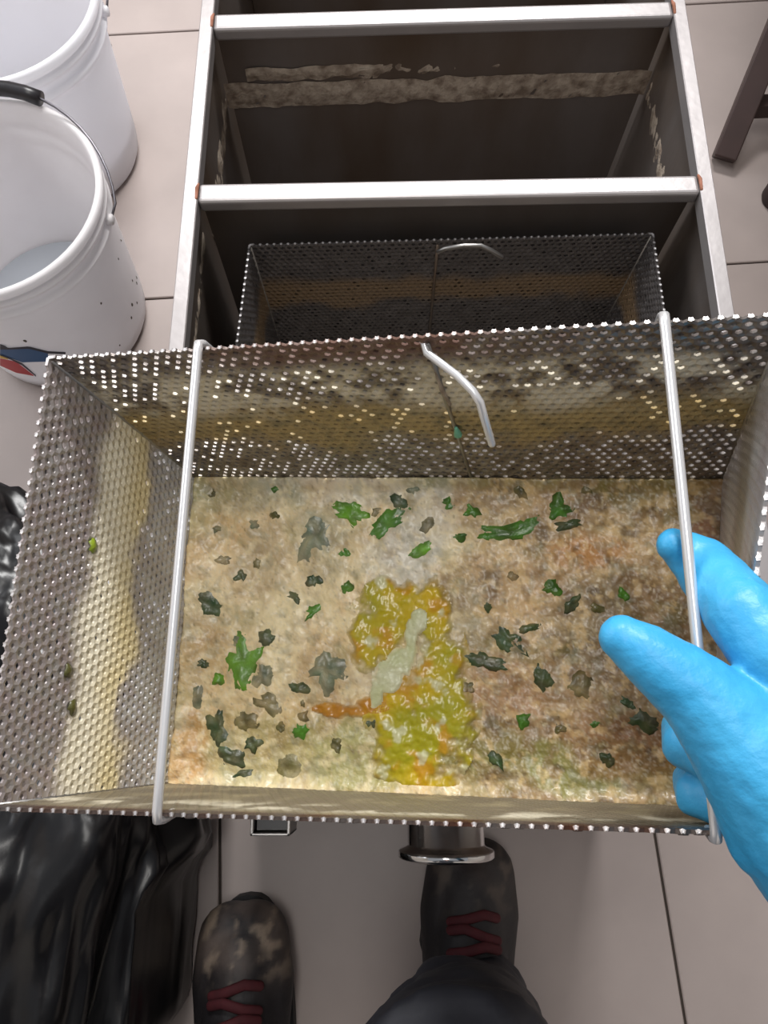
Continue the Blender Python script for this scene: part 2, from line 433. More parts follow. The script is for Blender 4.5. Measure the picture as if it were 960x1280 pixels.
def basket(rim, fill, name, label, pitch, walls, seed, deep=1.14, group=None):
    """rim/fill: dict BL BR FL FR of the rim corners and of the wall points level with the waste"""
    bot = {k: rim[k]+(fill[k]-rim[k])*deep for k in rim}
    base = sum((bot[k] for k in bot), Vector())/4
    root = empty(name, base, label, 'basket', group)
    inw = {}
    for key, (p, q), (cf, pf) in (('back', ('BL','BR'), walls[0]), ('left', ('BL','FL'), walls[1]), ('front', ('FL','FR'), walls[2]), ('right', ('BR','FR'), walls[3])):
        mb = hexsheet(rim[p], rim[q], bot[p], bot[q], pitch, cf, pf, seed+len(key), base)
        o = mb.build('perforated_wall', M['mesh'], root, smooth=False)
        s = o.modifiers.new('thick', 'SOLIDIFY'); s.thickness = .0017; s.offset = 0; s.use_rim = True
    b2 = MB()
    for k in ('BL', 'FL', 'FR', 'BR'): b2.vert(bot[k], (*G['dark'], .8))
    b2.face((0,1,2,3)); o = b2.build('basket_floor', M['mesh'], root, smooth=False)
    s = o.modifiers.new('thick', 'SOLIDIFY'); s.thickness = .0013; s.offset = 0
    for k in rim:
        b3 = MB(); b3.tube([rim[k]+(bot[k]-rim[k])*.012, bot[k]], .0017, 8)
        b3.build('corner_seam', M['steel_out'], root)
    return root, bot, base

def Vd(l): return {k: Vector(p) for k, p in zip(('BL','BR','FL','FR'), l)}
RIM = Vd([[-0.165, 0.1863, 0.6335], [0.1642, 0.1706, 0.6979], [-0.1855, -0.0229, 0.5929], [0.1291, -0.0278, 0.6538]])
FIL = Vd([[-0.1252, 0.1764, 0.4896], [0.1978, 0.1535, 0.5478], [-0.1346, -0.017, 0.457], [0.181, -0.0275, 0.5167]])
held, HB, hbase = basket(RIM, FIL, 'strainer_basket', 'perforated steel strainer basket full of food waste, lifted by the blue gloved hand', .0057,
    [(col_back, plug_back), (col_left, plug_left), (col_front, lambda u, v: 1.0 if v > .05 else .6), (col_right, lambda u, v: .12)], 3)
NRM = (RIM['BR']-RIM['FL']).cross(RIM['BL']-RIM['FR']).normalized()
def rimpt(e, u): p, q = e; return RIM[p].lerp(RIM[q], u)
def rod(name, pts, r, parent, m='rod', seg=12):
    w = MB(); w.tube(pts, r, seg, round_ends=True); return w.build(name, M[m], parent)
# two carrying rods across the rim, hooked over both edges
def cross_rod(ub, uf):
    A = rimpt(('BL','BR'), ub); B = rimpt(('FL','FR'), uf); d = (B-A).normalized()
    up = NRM*.0026
    rod('carrying_rod', [A-NRM*.012-d*.0026, A-NRM*.002-d*.0028, A+up-d*.0012, A+up+d*.002]+[A.lerp(B, k/10)+up for k in range(1, 10)]+[B+up-d*.002, B+up*.6+d*.0022, B-NRM*.004+d*.0032, B-NRM*.013+d*.003], .00225, held)
cross_rod(.2392, .2775); cross_rod(.8555, .9915)
# bent spout rod on the back wall, the seam below it
bw = lambda u, v: (RIM['BL'].lerp(RIM['BR'], u)).lerp(HB['BL'].lerp(HB['BR'], u), v)
inn = -(RIM['BL']-RIM['FL']).normalized()
HOOK = [bw(.550,.035)-inn*.001, bw(.556,.04)+inn*.004, atd(572,470,.338), atd(591,489,.335), atd(600,503,.336), atd(606,525,.341), atd(615,555,.348)]
rod('bent_hook', HOOK, [.0016]+[.0019]*5+[.0017], held, 'rod')
w = MB(); w.tube([bw(.557, v)+inn*.0006 for v in (.03,.3,.6,.98)], .0012, 8); w.build('wall_seam', M['steel_out'], held)
w = MB(); w.tube([bw(.556, .16)+inn*.0012, bw(.557, .25)+inn*.0016, bw(.561, .34)+inn*.001], [.0006,.0012,.0009], 8, round_ends=True); w.build('grease_drip', M['scum'], held)
w = MB(); w.tube([bw(.560, .475)+inn*.002, bw(.561, .505)+inn*.003, bw(.562, .525)+inn*.002], [.001,.0024,.0012], 8, round_ends=True)
tag(w.build('teal_crumb', M['teal'], loc=bw(.56,.5)), 'tiny pale teal crumb stuck to the seam of the back mesh wall', 'food scrap')

# ------------------------------------------------------------------ food waste in the held basket
FN = (FIL['BR']-FIL['FL']).cross(FIL['BL']-FIL['FR']).normalized()
FC = sum((FIL[k] for k in FIL), Vector())/4
UX = ((FIL['BR']-FIL['BL'])+(FIL['FR']-FIL['FL'])).normalized(); VY = FN.cross(UX)
def on_fill(px, py):
    r = ray(px, py); t = (FC-CAMP).dot(FN)/r.dot(FN); return CAMP+r*t
def loc2(p): q = p-FC; return q.dot(UX), q.dot(VY)
def height(x, y):
    return .0030*fbm(x*22, y*22, 3.3) + .0016*fbm(x*75, y*75, 8.1) + .0007*nz(x*260, y*260, 1.7) + .00035*nz(x*620, y*620, 5.7)
def surf(x, y, off=0.0): return FC+UX*x+VY*y+FN*(height(x, y)+off)
W_ = {k: lin(v) for k, v in dict(cream=(250,232,186), tan=(236,203,146), peach=(232,194,146), brown=(134,104,66), dbrown=(86,66,42), white=(222,216,200), gg=(150,152,84), olive=(126,122,56), orange=(196,130,56), rustb=(146,92,56), greyg=(128,134,112)).items()}
SPOTS = [  # px, py, rx, ry, colour, strength: what the stirred waste itself looks like there
    (500,700,48,40,'white',.9),(450,610,120,22,'white',.55),(530,640,40,45,'white',.6),(300,615,70,25,'greyg',.45),(480,840,40,50,'white',.35),
    (735,690,50,22,'orange',.65),(880,640,30,70,'rustb',.7),(620,590,160,20,'olive',.5),(350,940,150,45,'gg',.45),(460,945,70,50,'gg',.6),(700,955,180,35,'olive',.6),
    (720,975,60,20,'gg',.5),(620,880,60,60,'rustb',.55),(600,930,70,40,'olive',.6),(770,930,90,40,'rustb',.55),(690,860,90,50,'peach',.3),(650,740,90,50,'peach',.35),(235,940,25,50,'orange',.55),
    (380,700,90,60,'cream',.5),(330,760,80,60,'cream',.5),(690,950,30,25,'gg',.6),(560,770,50,60,'greyg',.35),(740,780,60,60,'greyg',.25),(800,850,60,70,'dbrown',.4),(240,630,30,50,'gg',.35),
    (400,675,40,45,'greyg',.5),(330,700,35,40,'greyg',.4),(255,800,30,60,'brown',.35),(405,850,40,50,'brown',.35),(310,700,80,50,'peach',.35),(560,585,90,14,'olive',.5),(820,610,80,30,'olive',.4),
]
SP = []
for (px, py, rx, ry, cn, s) in SPOTS:
    x, y = loc2(on_fill(px, py)); x2, _ = loc2(on_fill(px+rx, py)); _, y2 = loc2(on_fill(px, py+ry))
    SP.append((x, y, abs(x2-x), abs(y2-y), W_[cn], s))
XM, _ = loc2(on_fill(560, 780))
def waste_col(x, y):
    n = fbm(x*26, y*26, 20.0); n2 = fbm(x*70+3, y*70, 22.0); n3 = nz(x*420, y*420, 2.2); n4 = fbm(x*45, y*45, 77.0)
    side = sstep(XM-.02, XM+.05, x+.02*n)
    c = mixc(mixc(W_['cream'], W_['tan'], .45+.9*n), mixc(W_['tan'], W_['brown'], .85+.8*n), side)  # right half browner, with part of its shade put into the colour
    c = mixc(c, W_['peach'], sstep(.0, .5, n4)*.35)
    for (sx, sy, rx, ry, sc, s) in SP:
        q = ((x-sx)/rx)**2+((y-sy)/ry)**2
        if q < 2.2:
            c = mixc(c, sc, s*(1-sstep(.25, 1.7, q+.9*n2)))
    c = mixc(c, W_['dbrown'], sstep(.22, .55, n2)*(.30+.35*side))
    c = mixc(c, W_['olive'], sstep(.25, .6, fbm(x*38+9, y*38, 60))*.35)
    c = mixc(c, W_['cream'], sstep(.25, .6, n3)*.4); c = mixc(c, W_['cream'] if side < .5 else W_['tan'], sstep(.12, .4, fbm(x*120, y*120, 71))*.5); c = mixc(c, W_['brown'], sstep(.12, .42, fbm(x*95+2, y*95, 81))*(.22+.33*side))
    c = mixc(c, W_['white'], sstep(.15, .5, nz(x*900, y*900, 4.4))*.30)
    n5 = nz(x*600+7, y*600, 6.6)
    if n5 < -.35: c = mixc(c, W_['dbrown'], sstep(.35, .8, -n5)*.45)
    c = mixc(c, W_['greyg'], sstep(.2, .5, fbm(x*90+4, y*90, 33))*.28)
    return (*c, 0)
w = MB(); NX, NY = 300, 180; idx = []
for j in range(NY+1):
    row = []
    for i in range(NX+1):
        u, v = i/NX, j/NY
        p = FIL['BL'].lerp(FIL['BR'], u).lerp(FIL['FL'].lerp(FIL['FR'], u), v); p = FC+(p-FC)*.998
        x, y = loc2(p); e = min(u, 1-u, v, 1-v)
        q = p+FN*(height(x, y)+.004*(1-sstep(0, .05, e)))
        row.append(w.vert(q, waste_col(x, y)))
    idx.append(row)
for j in range(NY):
    for i in range(NX): w.face((idx[j][i], idx[j+1][i], idx[j+1][i+1], idx[j][i+1]))
base_v = len(w.v)
# underside of the wet heap, down to the basket floor
bots = [w.vert(HB[k]+(FC-HB[k])*.01+FN*.001, (*W_['brown'], 0)) for k in ('BL','BR','FR','FL')]
w.face(bots)
ring = [idx[0][i] for i in range(NX+1)], [idx[j][NX] for j in range(NY+1)], [idx[NY][i] for i in range(NX, -1, -1)], [idx[j][0] for j in range(NY, -1, -1)]
for k, r in enumerate(ring):
    a, bb = bots[k], bots[(k+1) % 4]
    for i in range(len(r)-1): w.face((r[i], r[i+1], bb if i >= (len(r)-1)//2 else a))
    w.face((r[(len(r)-1)//2], bb, a))
tag(w.build('food_waste', M['waste'], loc=FC), 'wet tan and brown mush of food waste filling the held strainer basket', 'food waste', None, 'stuff')

def puddle(name, blobs, colf, label, cat, mname, off=.0010, res=.0008, seed=0.0, thr=.12):
    B = []
    for (px, py, rx, ry) in blobs:
        x, y = loc2(on_fill(px, py)); x2, _ = loc2(on_fill(px+rx, py)); _, y2 = loc2(on_fill(px, py+ry)); B.append((x, y, abs(x2-x), abs(y2-y)))
    x0 = min(b[0]-b[2]*1.5 for b in B); x1 = max(b[0]+b[2]*1.5 for b in B); y0 = min(b[1]-b[3]*1.5 for b in B); y1 = max(b[1]+b[3]*1.5 for b in B)
    def mk(x, y):
        s = 0
        for (bx, by, rx, ry) in B: s = max(s, 1.3-1.3*math.sqrt(((x-bx)/rx)**2+((y-by)/ry)**2))
        if s <= 0: return -1
        return s + .55*fbm(x*55+seed, y*55, seed) + .22*fbm(x*160, y*160, seed) - thr
    w = MB(); grid = {}
    nx, ny = int((x1-x0)/res), int((y1-y0)/res)
    for j in range(ny+1):
        for i in range(nx+1):
            x, y = x0+i*res, y0+j*res; m = mk(x, y)
            if m > -.12:
                grid[i, j] = w.vert(surf(x, y, -.0013+off+.0020*sstep(-.1, .4, m)), (*mixc(waste_col(x, y)[:3], colf(x, y, m), .25+.75*sstep(-.02, .40, m)), 0))
    for j in range(ny):
        for i in range(nx):
            q = [grid.get((i, j)), grid.get((i+1, j)), grid.get((i+1, j+1)), grid.get((i, j+1))]
            if None not in q: w.face(q)
    return tag(w.build(name, M[mname], loc=surf(B[0][0], B[0][1])), label, cat, None, 'stuff')
Y_ = {k: lin(v) for k, v in dict(yel=(210,176,22), lime=(168,162,24), or_=(200,140,28), pale=(212,212,176), orange2=(176,112,22), oliv=(132,120,30)).items()}
def csauce(x, y, m):
    n = fbm(x*26, y*26, 91); n2 = fbm(x*45, y*45, 93)
    c = mixc(Y_['yel'], Y_['lime'], .5+1.2*n); c = mixc(c, Y_['or_'], sstep(.0, .4, n2)*.75); c = mixc(c, Y_['oliv'], sstep(.6, .0, m)*.6)
    return mixc(c, Y_['pale'], sstep(.3, .6, fbm(x*80, y*80, 97))*.7)
puddle('yellow_sauce', [(475,790,46,62),(495,752,48,38),(545,890,60,95),(522,950,62,58),(498,885,48,58),(552,825,36,62),(505,915,50,66),(540,770,26,60)], csauce,
       'glossy yellow sauce pool running through the middle of the food waste', 'sauce', 'sauce', seed=2.0)
puddle('orange_sauce', [(435,888,48,12),(465,882,30,14)], lambda x, y, m: mixc(Y_['orange2'], Y_['or_'], .5+fbm(x*60, y*60, 7)),
       'narrow orange sauce streak joining the yellow sauce pool', 'sauce', 'sauce', seed=5.0)
puddle('pale_curd', [(488,845,24,22),(503,828,20,24),(470,868,10,24),(514,800,11,30),(524,775,12,20)], lambda x, y, m: mixc(Y_['pale'], lin((196,200,150)), .5+fbm(x*60, y*60, 17)),
       'pale greenish curd lying across the yellow sauce pool', 'food scrap', 'waste', off=.0022, seed=8.0)

# leaf scraps: each an irregular wrinkled piece with thickness
LG = {k: lin(v) for k, v in dict(bright=(92,150,24), mid=(64,118,26), dark=(34,66,32), grey=(84,104,84), olive=(84,82,40), lime=(140,160,40)).items()}
def leaf(px, py, wpx, hpx, ang, cn, label, seed, bend=0.0, group=None, flat=False):
    x, y = loc2(on_fill(px, py)); x2, _ = loc2(on_fill(px+wpx*.6, py)); _, y2 = loc2(on_fill(px, py+hpx*.6))
    a, bq = abs(x2-x), abs(y2-y); w = MB(); n = 20; ca, sa = math.cos(math.radians(ang)), math.sin(math.radians(ang))
    rings = []; K = 5; col = LG[cn]
    def put(lx, ly, e):
        ly += bend*bq*(abs(lx/a)**1.5*2-.6); gx, gy = x+lx*ca-ly*sa, y+lx*sa+ly*ca
        wr = .0013*fbm(gx*130, gy*130, seed)+.0010*nz(gx*300, gy*300, seed)
        v = .5+.9*fbm(gx*120, gy*120, seed+4)
        c = mixc(tuple(q*.55 for q in col), tuple(min(1, q*1.45) for q in col), v)
        c = mixc(c, waste_col(gx, gy)[:3], (.08 if cn in ('bright','mid') else .18 if cn == 'dark' else .45)*(.6+.8*nz(gx*200, gy*200, seed+9)))
        return w.vert(surf(gx, gy, .0012*(1-e**3)+wr*(1 if not flat else .4)-.0007*(e > .75)), (*c, 0))
    c0 = put(0, 0, 0)
    for k in range(1, K+1):
        r = k/K; row = []
        for i in range(n):
            t = 2*math.pi*i/n; rad = 1+.65*fbm(math.cos(t)*1.3+seed, math.sin(t)*1.3, seed*1.3)+.12*nz(math.cos(t)*4, math.sin(t)*4, seed)
            if flat: rad = 1+.2*nz(math.cos(t)*2, math.sin(t)*2, seed)
            row.append(put(a*r*rad*math.cos(t), bq*r*rad*math.sin(t), r))
        rings.append(row)
    for i in range(n): w.face((c0, rings[0][i], rings[0][(i+1) % n]))
    for k in range(K-1):
        for i in range(n): w.face((rings[k][i], rings[k+1][i], rings[k+1][(i+1) % n], rings[k][(i+1) % n]))
    o = w.build('leaf_scrap', M['leaf'], loc=surf(x, y)); tag(o, label, 'leaf', group or 'leaf scraps in the food waste')
    m = o.modifiers.new('thick', 'SOLIDIFY'); m.thickness = .0005; m.offset = -1
    return o
LEAVES = [
 (440,645,46,22,-25,'bright','bright green leaf scrap forming one arm of the V near the back wall',0),
 (482,655,50,24,35,'mid','mid green leaf scrap forming the other arm of the V near the back wall',0),
 (640,662,80,24,10,'mid','long curved green leaf strip in the browner half of the waste',.35),
 (700,634,24,28,0,'mid','small green leaf scrap just beyond the long curved leaf strip',0),
 (712,655,36,12,10,'dark','thin dark leaf scrap touching the long curved leaf strip',0),
 (524,688,32,16,25,'bright','bright lime green leaf scrap on the white foam patch',0),
 (573,671,18,12,0,'mid','tiny green leaf scrap before the tip of the long curved strip',0),
 (302,828,38,60,-10,'bright','largest bright green leaf, left of the yellow sauce',0),
 (272,850,14,18,0,'bright','tiny bright green leaf bit beside the largest bright leaf',0),
 (262,757,38,34,-30,'dark','dark green crumpled leaf close to the thin rod on the pale side',0),
 (395,668,38,60,-10,'grey','grey-green foam-coated leaf between the pale mush and the V leaf',0),
 (407,836,40,44,-10,'grey','grey-green leaf scrap midway between bright leaf and yellow sauce',0),
 (333,799,24,22,-30,'dark','dark leaf scrap just beyond the largest bright leaf',0),
 (327,846,24,28,0,'grey','grey-green leaf scrap touching the largest bright leaf',0),
 (271,912,28,50,10,'dark','upright dark green leaf in the near corner by the thin rod',0),
 (288,946,36,20,-5,'dark','flat dark green leaf next to the upright dark leaf',0),
 (302,970,34,14,15,'dark','dark leaf against the front wall by the thin rod',0),
 (308,900,28,24,0,'olive','olive leaf curl beside the upright dark leaf',0),
 (335,880,30,24,-20,'olive','olive ring-shaped leaf piece before the largest bright leaf',0),
 (375,915,20,20,0,'mid','small green leaf scrap on the pinkish mush before the orange streak',0),
 (240,870,28,36,0,'grey','round grey-green slice beside the thin rod',0),
 (361,962,30,42,0,'olive','round dark olive slice against the front wall',0),
 (635,798,44,26,-30,'dark','dark leaf scrap left of the gloved thumb, topmost of a pair',0),
 (605,826,50,22,-10,'dark','dark leaf scrap at the edge of the yellow sauce, nearer of a pair',0),
 (660,786,26,10,20,'dark','thin dark leaf sliver beyond the leaf pair by the thumb',0),
 (676,850,20,34,20,'dark','upright dark leaf sliver below the leaf pair',0),
 (725,858,26,30,-20,'olive','olive leaf scrap right of the upright dark sliver',0),
 (805,902,40,20,-15,'dark','dark leaf scrap beside the curled gloved fingers',0),
 (465,902,14,18,0,'dark','tiny dark green leaf bit between orange streak and yellow sauce',0),
 (785,880,26,14,-30,'dark','thin dark leaf scrap under the gloved thumb',0),
]
SMALL = [(255,640),(270,660),(320,705),(318,655),(345,645),(300,720),(365,745),(390,725),(430,690),(280,700),(390,765),(432,735),(375,860),(380,895),(420,930),(352,910),(315,930),(495,625),(345,610),(265,615),(515,610),(650,615),(590,640),(690,735),(640,720),(715,755),(745,760),(610,760),(780,745),(655,900),(700,910),(745,905),(585,860),(760,950),(620,950),(850,610),(690,590),(730,610),(560,630),(535,655),(295,800),(255,830),(470,640),(378,880)]
for k, L_ in enumerate(LEAVES):
    leaf(*L_[:7], 1.7*k+.3, L_[7], flat=('slice' in L_[6]))
MARK = [(460,648,'the V-shaped leaf'),(640,662,'the long curved leaf strip'),(524,688,'the lime leaf on white foam'),(302,828,'the largest bright leaf'),(262,757,'the crumpled dark leaf'),(395,668,'the foam-coated grey leaf'),
 (407,836,'the grey-green ragged leaf'),(271,912,'the upright dark corner leaf'),(361,962,'the dark olive slice'),(620,812,'the dark leaf pair'),(676,850,'the upright dark sliver'),(805,902,'the curled gloved fingers'),(440,888,'the orange streak'),
 (530,880,'the yellow sauce pool'),(775,790,'the gloved thumb tip'),(835,680,'the gloved index fingertip'),(545,600,'the foot of the seam'),(235,700,'the thin rod'),(240,870,'the round grey-green slice')]
used = {}
for k, (px, py) in enumerate(SMALL):
    s = rnd.uniform(9, 19); pale = px < 560
    cn = rnd.choice(['dark','mid','olive','grey'] if pale else ['dark','olive','dark','mid'])
    word = {'dark': 'dark', 'mid': 'green', 'olive': 'olive', 'grey': 'grey-green'}[cn]
    for mx, my, mn in sorted(MARK, key=lambda q: (q[0]-px)**2+(q[1]-py)**2):
        dx, dy = px-mx, py-my
        side = ('behind' if dy < 0 else 'in front of') if abs(dy) > abs(dx) else ('just left of' if dx < 0 else 'just right of')
        lab = 'tiny %s herb fleck in the mush %s %s' % (word, side, mn)
        if lab not in used: break
    used[lab] = 1
    leaf(px, py, s*rnd.uniform(.8, 1.5), s, rnd.uniform(-60, 60), cn, lab, 50+k*1.1, group='herb flecks in the food waste')
# scraps stuck on the left wall
lw = lambda u, v: (RIM['BL'].lerp(RIM['FL'], u)).lerp(HB['BL'].lerp(HB['FL'], u), v)
lin_ = (RIM['BR']-RIM['BL']).normalized()
for k, (u, v, cn, lab) in enumerate([(.37,.30,'lime','small lime leaf bit stuck on the side wall towards the back'),(.69,.26,'olive','olive leaf bit stuck midway on the greasy side wall'),(.78,.30,'olive','olive leaf bit stuck on the greasy side wall near its front')]):
    c = lw(u, v)+lin_*.0014; e1 = (RIM['FL']-RIM['BL']).normalized(); e2 = (HB['BL']-RIM['BL']).normalized(); w = MB()
    c0 = w.vert(c+lin_*.001, (*LG[cn], 0)); rg = []
    for i in range(14):
        t = 2*math.pi*i/14; r = .0034*(1+.5*nz(math.cos(t)*2, math.sin(t)*2, k*3.3))
        rg.append(w.vert(c+e1*r*1.2*math.cos(t)+e2*r*math.sin(t), (*[q*.8 for q in LG[cn]], 0)))
    for i in range(14): w.face((c0, rg[i], rg[(i+1) % 14]))
    o = tag(w.build('leaf_scrap', M['leaf'], loc=c), lab, 'leaf', 'leaf scraps in the food waste')
    m = o.modifiers.new('thick', 'SOLIDIFY'); m.thickness = .0005

# ------------------------------------------------------------------ second basket, still inside the tank
z2 = .436
r2 = {'BL': atz(312,306,z2), 'BR': atz(816,292,z2)}
dn = Vector((-.012, -.212, 0)); r2['FL'] = r2['BL']+dn; r2['FR'] = r2['BR']+Vector((.004, -.212, 0))
f2 = {}
for k in r2:
    s = -1 if k[1] == 'L' else 1; f = 1 if k[0] == 'B' else -1
    f2[k] = r2[k]+Vector((-s*.006, -f*.006, -.150))
second, B2, b2base = basket(r2, f2, 'strainer_basket', 'dull perforated strainer basket still sitting inside the tank behind the lifted one', .0056,
    [(col_dull, lambda u, v: .85 if v > .08 else .3), (col_dull, lambda u, v: .7), (col_dull, lambda u, v: .7), (col_dull, lambda u, v: .6)], 30)
hk = [atz(548,313,z2-.004)+Vector((0,-.001,0)), atz(556,311,z2+.002), atz(580,307,z2+.006), atz(601,307,z2+.006), atz(614,313,z2+.002), atz(627,321,z2-.006)]
rod('bent_hook', hk, .0019, second, 'steel_out')
bw2 = lambda u, v: (r2['BL'].lerp(r2['BR'], u)).lerp(B2['BL'].lerp(B2['BR'], u), v)+Vector((0,-.0012,0))
w = MB(); w.tube([bw2(.466, v) for v in (.03,.4,.98)], .0013, 8); w.build('wall_seam', M['steel'], second)
w = MB(); n_ = 60; idx = []
c2 = sum((f2[k] for k in f2), Vector())/4
for j in range(41):
    idx.append([])
    for i in range(61):
        p = f2['BL'].lerp(f2['BR'], i/60).lerp(f2['FL'].lerp(f2['FR'], i/60), j/40)
        n = fbm(p.x*30, p.y*30, 4); h_ = .004*n+.0015*fbm(p.x*90, p.y*90, 6)
        idx[-1].append(w.vert((p.x, p.y, p.z-.007+h_), (*mixc(lin((150,140,128)), lin((92,80,62)), .5+n), 0)))
for j in range(40):
    for i in range(60): w.face((idx[j][i], idx[j+1][i], idx[j+1][i+1], idx[j][i+1]))
o = tag(w.build('food_residue', M['waste'], loc=c2), 'grey layer of wet residue in the basket still inside the tank', 'food waste', None, 'stuff')
s_ = o.modifiers.new('thick', 'SOLIDIFY'); s_.thickness = .012; s_.offset = -1

# ------------------------------------------------------------------ buckets
def bucket(loc, rot, rb, rt, h, m, label, handle_dir, seed):
    root = empty('bucket', loc, label, 'bucket', 'white plastic buckets'); x, y, z = loc; w = MB()
    prof = [(0,.003),(rb-.012,.002),(rb-.004,.004),(rb,.012)]
    H = [(.03),(.08),(.14),(.20),(h-.055)]
    prof += [(rb+(rt-rb)*(q/h), q) for q in H]
    rr = lambda q: rb+(rt-rb)*(q/h)
    prof += [(rr(h-.05)+.006, h-.049),(rr(h-.05)+.006, h-.044),(rr(h-.04), h-.042),(rr(h-.03), h-.028),(rr(h-.025)+.006, h-.026),(rr(h-.02)+.006, h-.021),(rr(h-.015)+.001, h-.018),(rt+.005, h-.012),(rt+.006, h-.003),(rt+.003, h),(rt-.001, h-.001),(rt-.003, h-.006)]
    prof += [(rr(q)-.0035, q) for q in (h-.03, .20, .14, .08, .03)]+[(rb-.008,.010),(rb-.02,.007),(0,.0065)]
    w.lathe(prof, loc, 72); w.build('bucket_body', m, root)
    a = handle_dir; piv = [Vector((x, y, h-.038))+Vector((math.cos(a+s), math.sin(a+s), 0))*(rr(h-.04)+.008) for s in (-math.pi/2, math.pi/2)]
    for p in piv:
        d = Vector((p.x-x, p.y-y, 0)).normalized(); e = MB(); e.lathe([(0,.003),(.004,.003),(.006,.002),(.0065,0),(.0065,-.006),(0,-.006)], p, 16, axis=d); e.build('handle_ear', m, root)
    dirv = Vector((math.cos(a), math.sin(a), 0)); R = (piv[1]-piv[0]).length/2; c = (piv[0]+piv[1])/2; side = (piv[1]-piv[0]).normalized()
    arc = []
    tilt = math.radians(22)
    for k in range(25):
        t = math.pi*k/24
        arc.append(c - side*math.cos(t)*(R+.006) + (dirv*math.cos(tilt)+Vector((0,0,1))*math.sin(tilt))*math.sin(t)*(R+.007))
    e = MB(); e.tube([p+dd for p, dd in ((piv[0], Vector((0,0,0))),)]+arc[1:-1]+[piv[1]], .0016, 8); e.build('wire_handle', M['wire'], root)
    g = MB(); g.tube(arc[9:16], .0085, 14); g.build('handle_grip', M['black'], root)
    return root
def specks(root, cx, cy, rb, rt, h, seed, n):
    r = random.Random(seed)
    w = MB()
    for k in range(n):
        a = r.uniform(-1.6, .6); q = r.uniform(.03, h-.08); rad = rb+(rt-rb)*q/h+.0003
        p = Vector((cx+rad*math.cos(a), cy+rad*math.sin(a), q)); nn = Vector((math.cos(a), math.sin(a), 0)); tt = Vector((-nn.y, nn.x, 0)); s = r.uniform(.0008, .0022)
        c0 = w.vert(p+nn*.0008); rg = []
        for i in range(8):
            t = 2*math.pi*i/8; f = s*(1+.6*nz(math.cos(t)*2, math.sin(t)*2, k)); rg.append(w.vert(p+tt*f*math.cos(t)+Vector((0,0,1))*f*1.6*math.sin(t)))
        for i in range(8): w.face((c0, rg[i], rg[(i+1) % 8]))
    o = w.build('dirt_specks', M['speck'], root); o['kind'] = 'stuff'
BA = atz(84,195,0); BB = atz(85,398,0)
BA = Vector((BA.x, BA.y, .0004)); BB = Vector((BB.x, BB.y, .0004))
k1 = bucket(BA, 0, .113, .133, .262, M['bucket'], 'clean white plastic bucket standing farther from the tank front', math.radians(100), 1)
k2 = bucket(BB, 0, .115, .132, .258, M['bucket_old'], 'worn white bucket with dirt specks and a blue and red print', math.radians(88), 2)
specks(k1, BA.x, BA.y, .113, .133, .262, 4, 5); specks(k2, BB.x, BB.y, .115, .132, .258, 6, 12)
for (B, z, r_, lab) in ((BB, .030, .108, 'shallow bluish water in the bottom of the worn bucket'), (BA, .06, .109, 'shallow bluish water in the bottom of the clean white bucket')):
    w = MB(); rg = w.lathe([(.0001, -.018), (r_-.004, -.018), (r_, 0), (.0001, 0)], (B.x, B.y, B.z+z), 48)
    tag(w.build('rinse_water', M['water'], loc=(B.x, B.y, B.z+z)), lab, 'water', None, 'stuff')
# print on the worn bucket, wrapped round its foot
def on_bucket(px, py, lift):
    r = ray(px, py); t = .8
    for _ in range(40):                                         # nearest point of the line of sight on the bucket wall
        p = CAMP+r*t; rad = .115+(.132-.115)*max(0, p.z-BB.z)/.258+lift
        t += (math.hypot(p.x-BB.x, p.y-BB.y)-rad)*.7
    return p, math.atan2(p.y-BB.y, p.x-BB.x)
def wrap_print(name, top, bot, m, lift):
    w = MB(); n = 26
    def lerp_poly(P, t):
        x = P[0][0]+(P[-1][0]-P[0][0])*t
        for (x0, y0), (x1, y1) in zip(P, P[1:]):
            if x <= x1: return x, y0+(y1-y0)*(x-x0)/(x1-x0)
        return P[-1]
    rows = []
    for i in range(n+1):
        a_, b_ = on_bucket(*lerp_poly(top, i/n), lift)[0], on_bucket(*lerp_poly(bot, i/n), lift)[0]
        rows.append([w.vert(a_.lerp(b_, .0)), w.vert(on_bucket(*[(p+q)/2 for p, q in zip(lerp_poly(top, i/n), lerp_poly(bot, i/n))], lift)[0]), w.vert(b_)])
    for i in range(n):
        for k in (0, 1): w.face((rows[i][k], rows[i+1][k], rows[i+1][k+1], rows[i][k+1]))
    return w.build(name, M[m], k2)
wrap_print('print_blue_band', [(0,437),(36,434),(60,441)], [(0,443),(28,453),(60,452)], 'blue', .0006)
wrap_print('print_dark_outline', [(0,430),(6,432),(10,435),(36,433),(60,439),(82,440)], [(0,437),(6,437),(10,437),(36,436),(60,442),(82,443)], 'ink', .0010)
wrap_print('print_red_wedge', [(0,448),(20,452),(42,469)], [(0,457),(20,466),(42,470)], 'red', .0006)
wrap_print('print_yellow_line', [(0,444),(10,447)], [(0,447.5),(10,449.5)], 'yellow', .0010)
wrap_print('print_dark_edge', [(0,443),(14,448),(28,454),(45,469)], [(0,444.5),(14,450),(28,457),(45,471)], 'ink', .0012)

